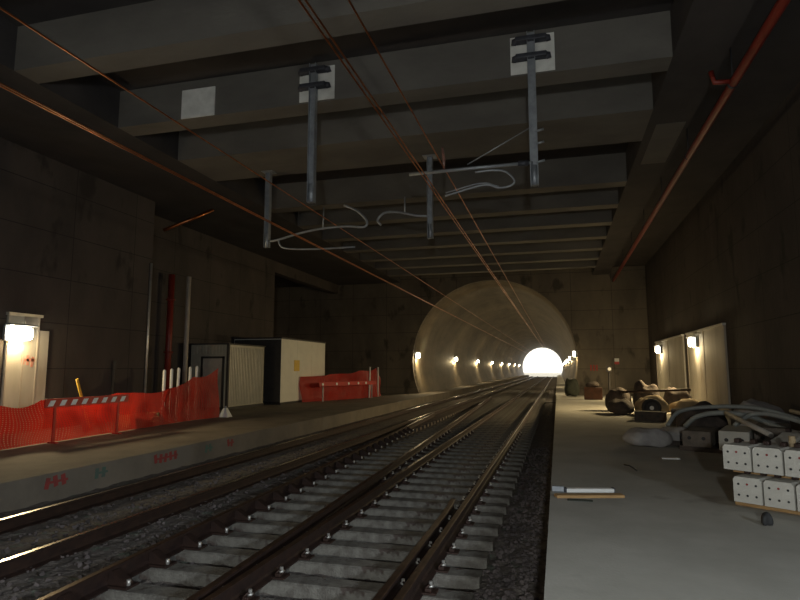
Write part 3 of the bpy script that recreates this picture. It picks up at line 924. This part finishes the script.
tag(tobj('timber_bar', [(2.2, 23.3, -.86), (4.6, 23.2, -.74)], .05, 'rust', seg=6), 'dark bar lying across the tops of the far pile', 'bar')
kerb((2.7, 19.6, ZP), -.2, (.9, .6, .28), 'darkbag', 'low dark slab on the floor between the two piles')
kerb((3.7, 19.0, ZP), -.2, (1.0, .7, .4), 'sleeper_old', 'brown slab on the floor between the two piles, nearer the wall')
# box, lantern post, bag at the portal
t = thing('carton', 'reddish brown carton standing on the platform near the end wall', 'box', (1.75, 32.6, ZP))
bobj('carton_body', (-.45, -.3, 0), (.45, .3, .62), 'brownbox', t, bev=.01)
bobj('flap', (-.45, -.33, .58), (.1, -.3, .66), 'brownbox', t)
lump('dark_sack', (1.75, 32.6, ZP + .63), (.35, .25, .16), 'darkbag', 'dark bundle lying on top of the reddish carton', 'sack', .2, 31)
lump('dark_sack', (.75, 36.2, ZP), (.45, .4, .62), 'green', 'dark greenish sack at the right foot of the tunnel portal', 'sack', .2, 32)
t = thing('signal_post', 'thin dark post with a small white signal head before the end wall', 'signal', (2.22, 28.0, ZP))
tobj('shaft', [(0, 0, 0), (0, 0, 1.5)], .045, 'dark', t)
bobj('foot_plate', (-.15, -.15, 0), (.15, .15, .03), 'dark', t)
hd = bobj('signal_head', (-.11, -.09, 1.45), (.11, .09, 1.72), 'dark', t, bev=.015)
tobj('lens', [(.02, -.09, 1.6), (.02, -.105, 1.6)], .075, 'white', hd, 12)
t = thing('wall_sign', 'small red and white sign on the end wall right of the portal', 'sign', (3.45, YE, .28))
bobj('sign_board', (-.13, -.02, 0), (.13, 0, .36), 'white', t)
bobj('red_band', (-.13, -.024, .0), (.13, -.02, .16), 'red', t)
b = B(); 
for i in range(3): box(b, (1.9 + i * .17, YE - .006, -.1), (2.0 + i * .17, YE, .25))
o = obj('trim_7', b, 'redmark'); o['kind'] = 'structure'

# plank and white strip near the platform edge
t = bobj('plank', (0, 0, 0), (.85, .13, .035), 'wood', bev=.004); t.location = (-.06, 7.72, ZP); t.rotation_euler = (0, 0, .28)
tag(t, 'orange-brown wooden plank on the right platform near its edge', 'plank')
t = thing('fluorescent_tube', 'white fluorescent batten lying behind the plank on the right platform', 'tube', (.06, 8.1, ZP), .24)
bobj('batten_body', (0, 0, 0), (.62, .09, .05), 'white', t, bev=.01)
for x in (-.02, .6): bobj('end_cap', (x, .005, .002), (x + .03, .085, .055), 'darksteel', t)
tag(bobj('offcut', (0, 0, 0), (.16, .1, .07), 'galv', bev=.01), 'small grey offcut at the left end of the white batten', 'offcut').location = (-.13, 8.12, ZP)
tag(bobj('rag', (0, 0, 0), (.3, .06, .015), 'green', bev=.004), 'thin dark green strip in front of the plank', 'strip').location = (.06, 7.62, ZP)
lump('stone', (2.03, 6.98, ZP), (.055, .05, .075), 'black', 'small black lump on the platform below the sleeper stack', 'stone', 0, 41)
tag(tobj('twig', [(1.02, 10.6, ZP + .012), (1.08, 10.4, ZP + .03), (1.15, 10.05, ZP + .012)], .012, 'dark', seg=6), 'thin dark twig on the bare right platform', 'twig')
tag(bobj('litter', (0, 0, 0), (.3, .1, .02), 'white', bev=.005), 'scrap of white litter in front of the near pile', 'litter').location = (1.75, 11.5, ZP)

# ------------------------------------------------------------------ daylight beyond the tunnel
w = bpy.data.worlds.new('World'); SC.world = w
w.use_nodes = True
bg = w.node_tree.nodes['Background']
bg.inputs[0].default_value = (1, .96, .86, 1)
bg.inputs[1].default_value = 1.8
w.cycles.sampling_method = 'NONE'

# ------------------------------------------------------------------ camera
F, VX, VY = 580.0, 558.0, 369.0
th = math.atan((VY - 300) / F)
ps = math.atan((VX - 400) / F * math.cos(th))
cam = bpy.data.cameras.new('Camera')
cam.sensor_width = 36; cam.lens = F / 800 * 36; cam.clip_start = .05; cam.clip_end = 600
co = bpy.data.objects.new('Camera', cam); COL.objects.link(co)
co.rotation_euler = (PI / 2 + th, 0, ps)
SC.camera = co
vs = SC.view_settings
vs.view_transform = 'Standard'; vs.look = 'None'; vs.gamma = 1; vs.use_curve_mapping = False; vs.exposure = 0
SC.cycles.use_denoising = True
SC.cycles.sample_clamp_indirect = 6
SC.cycles.max_bounces = 8
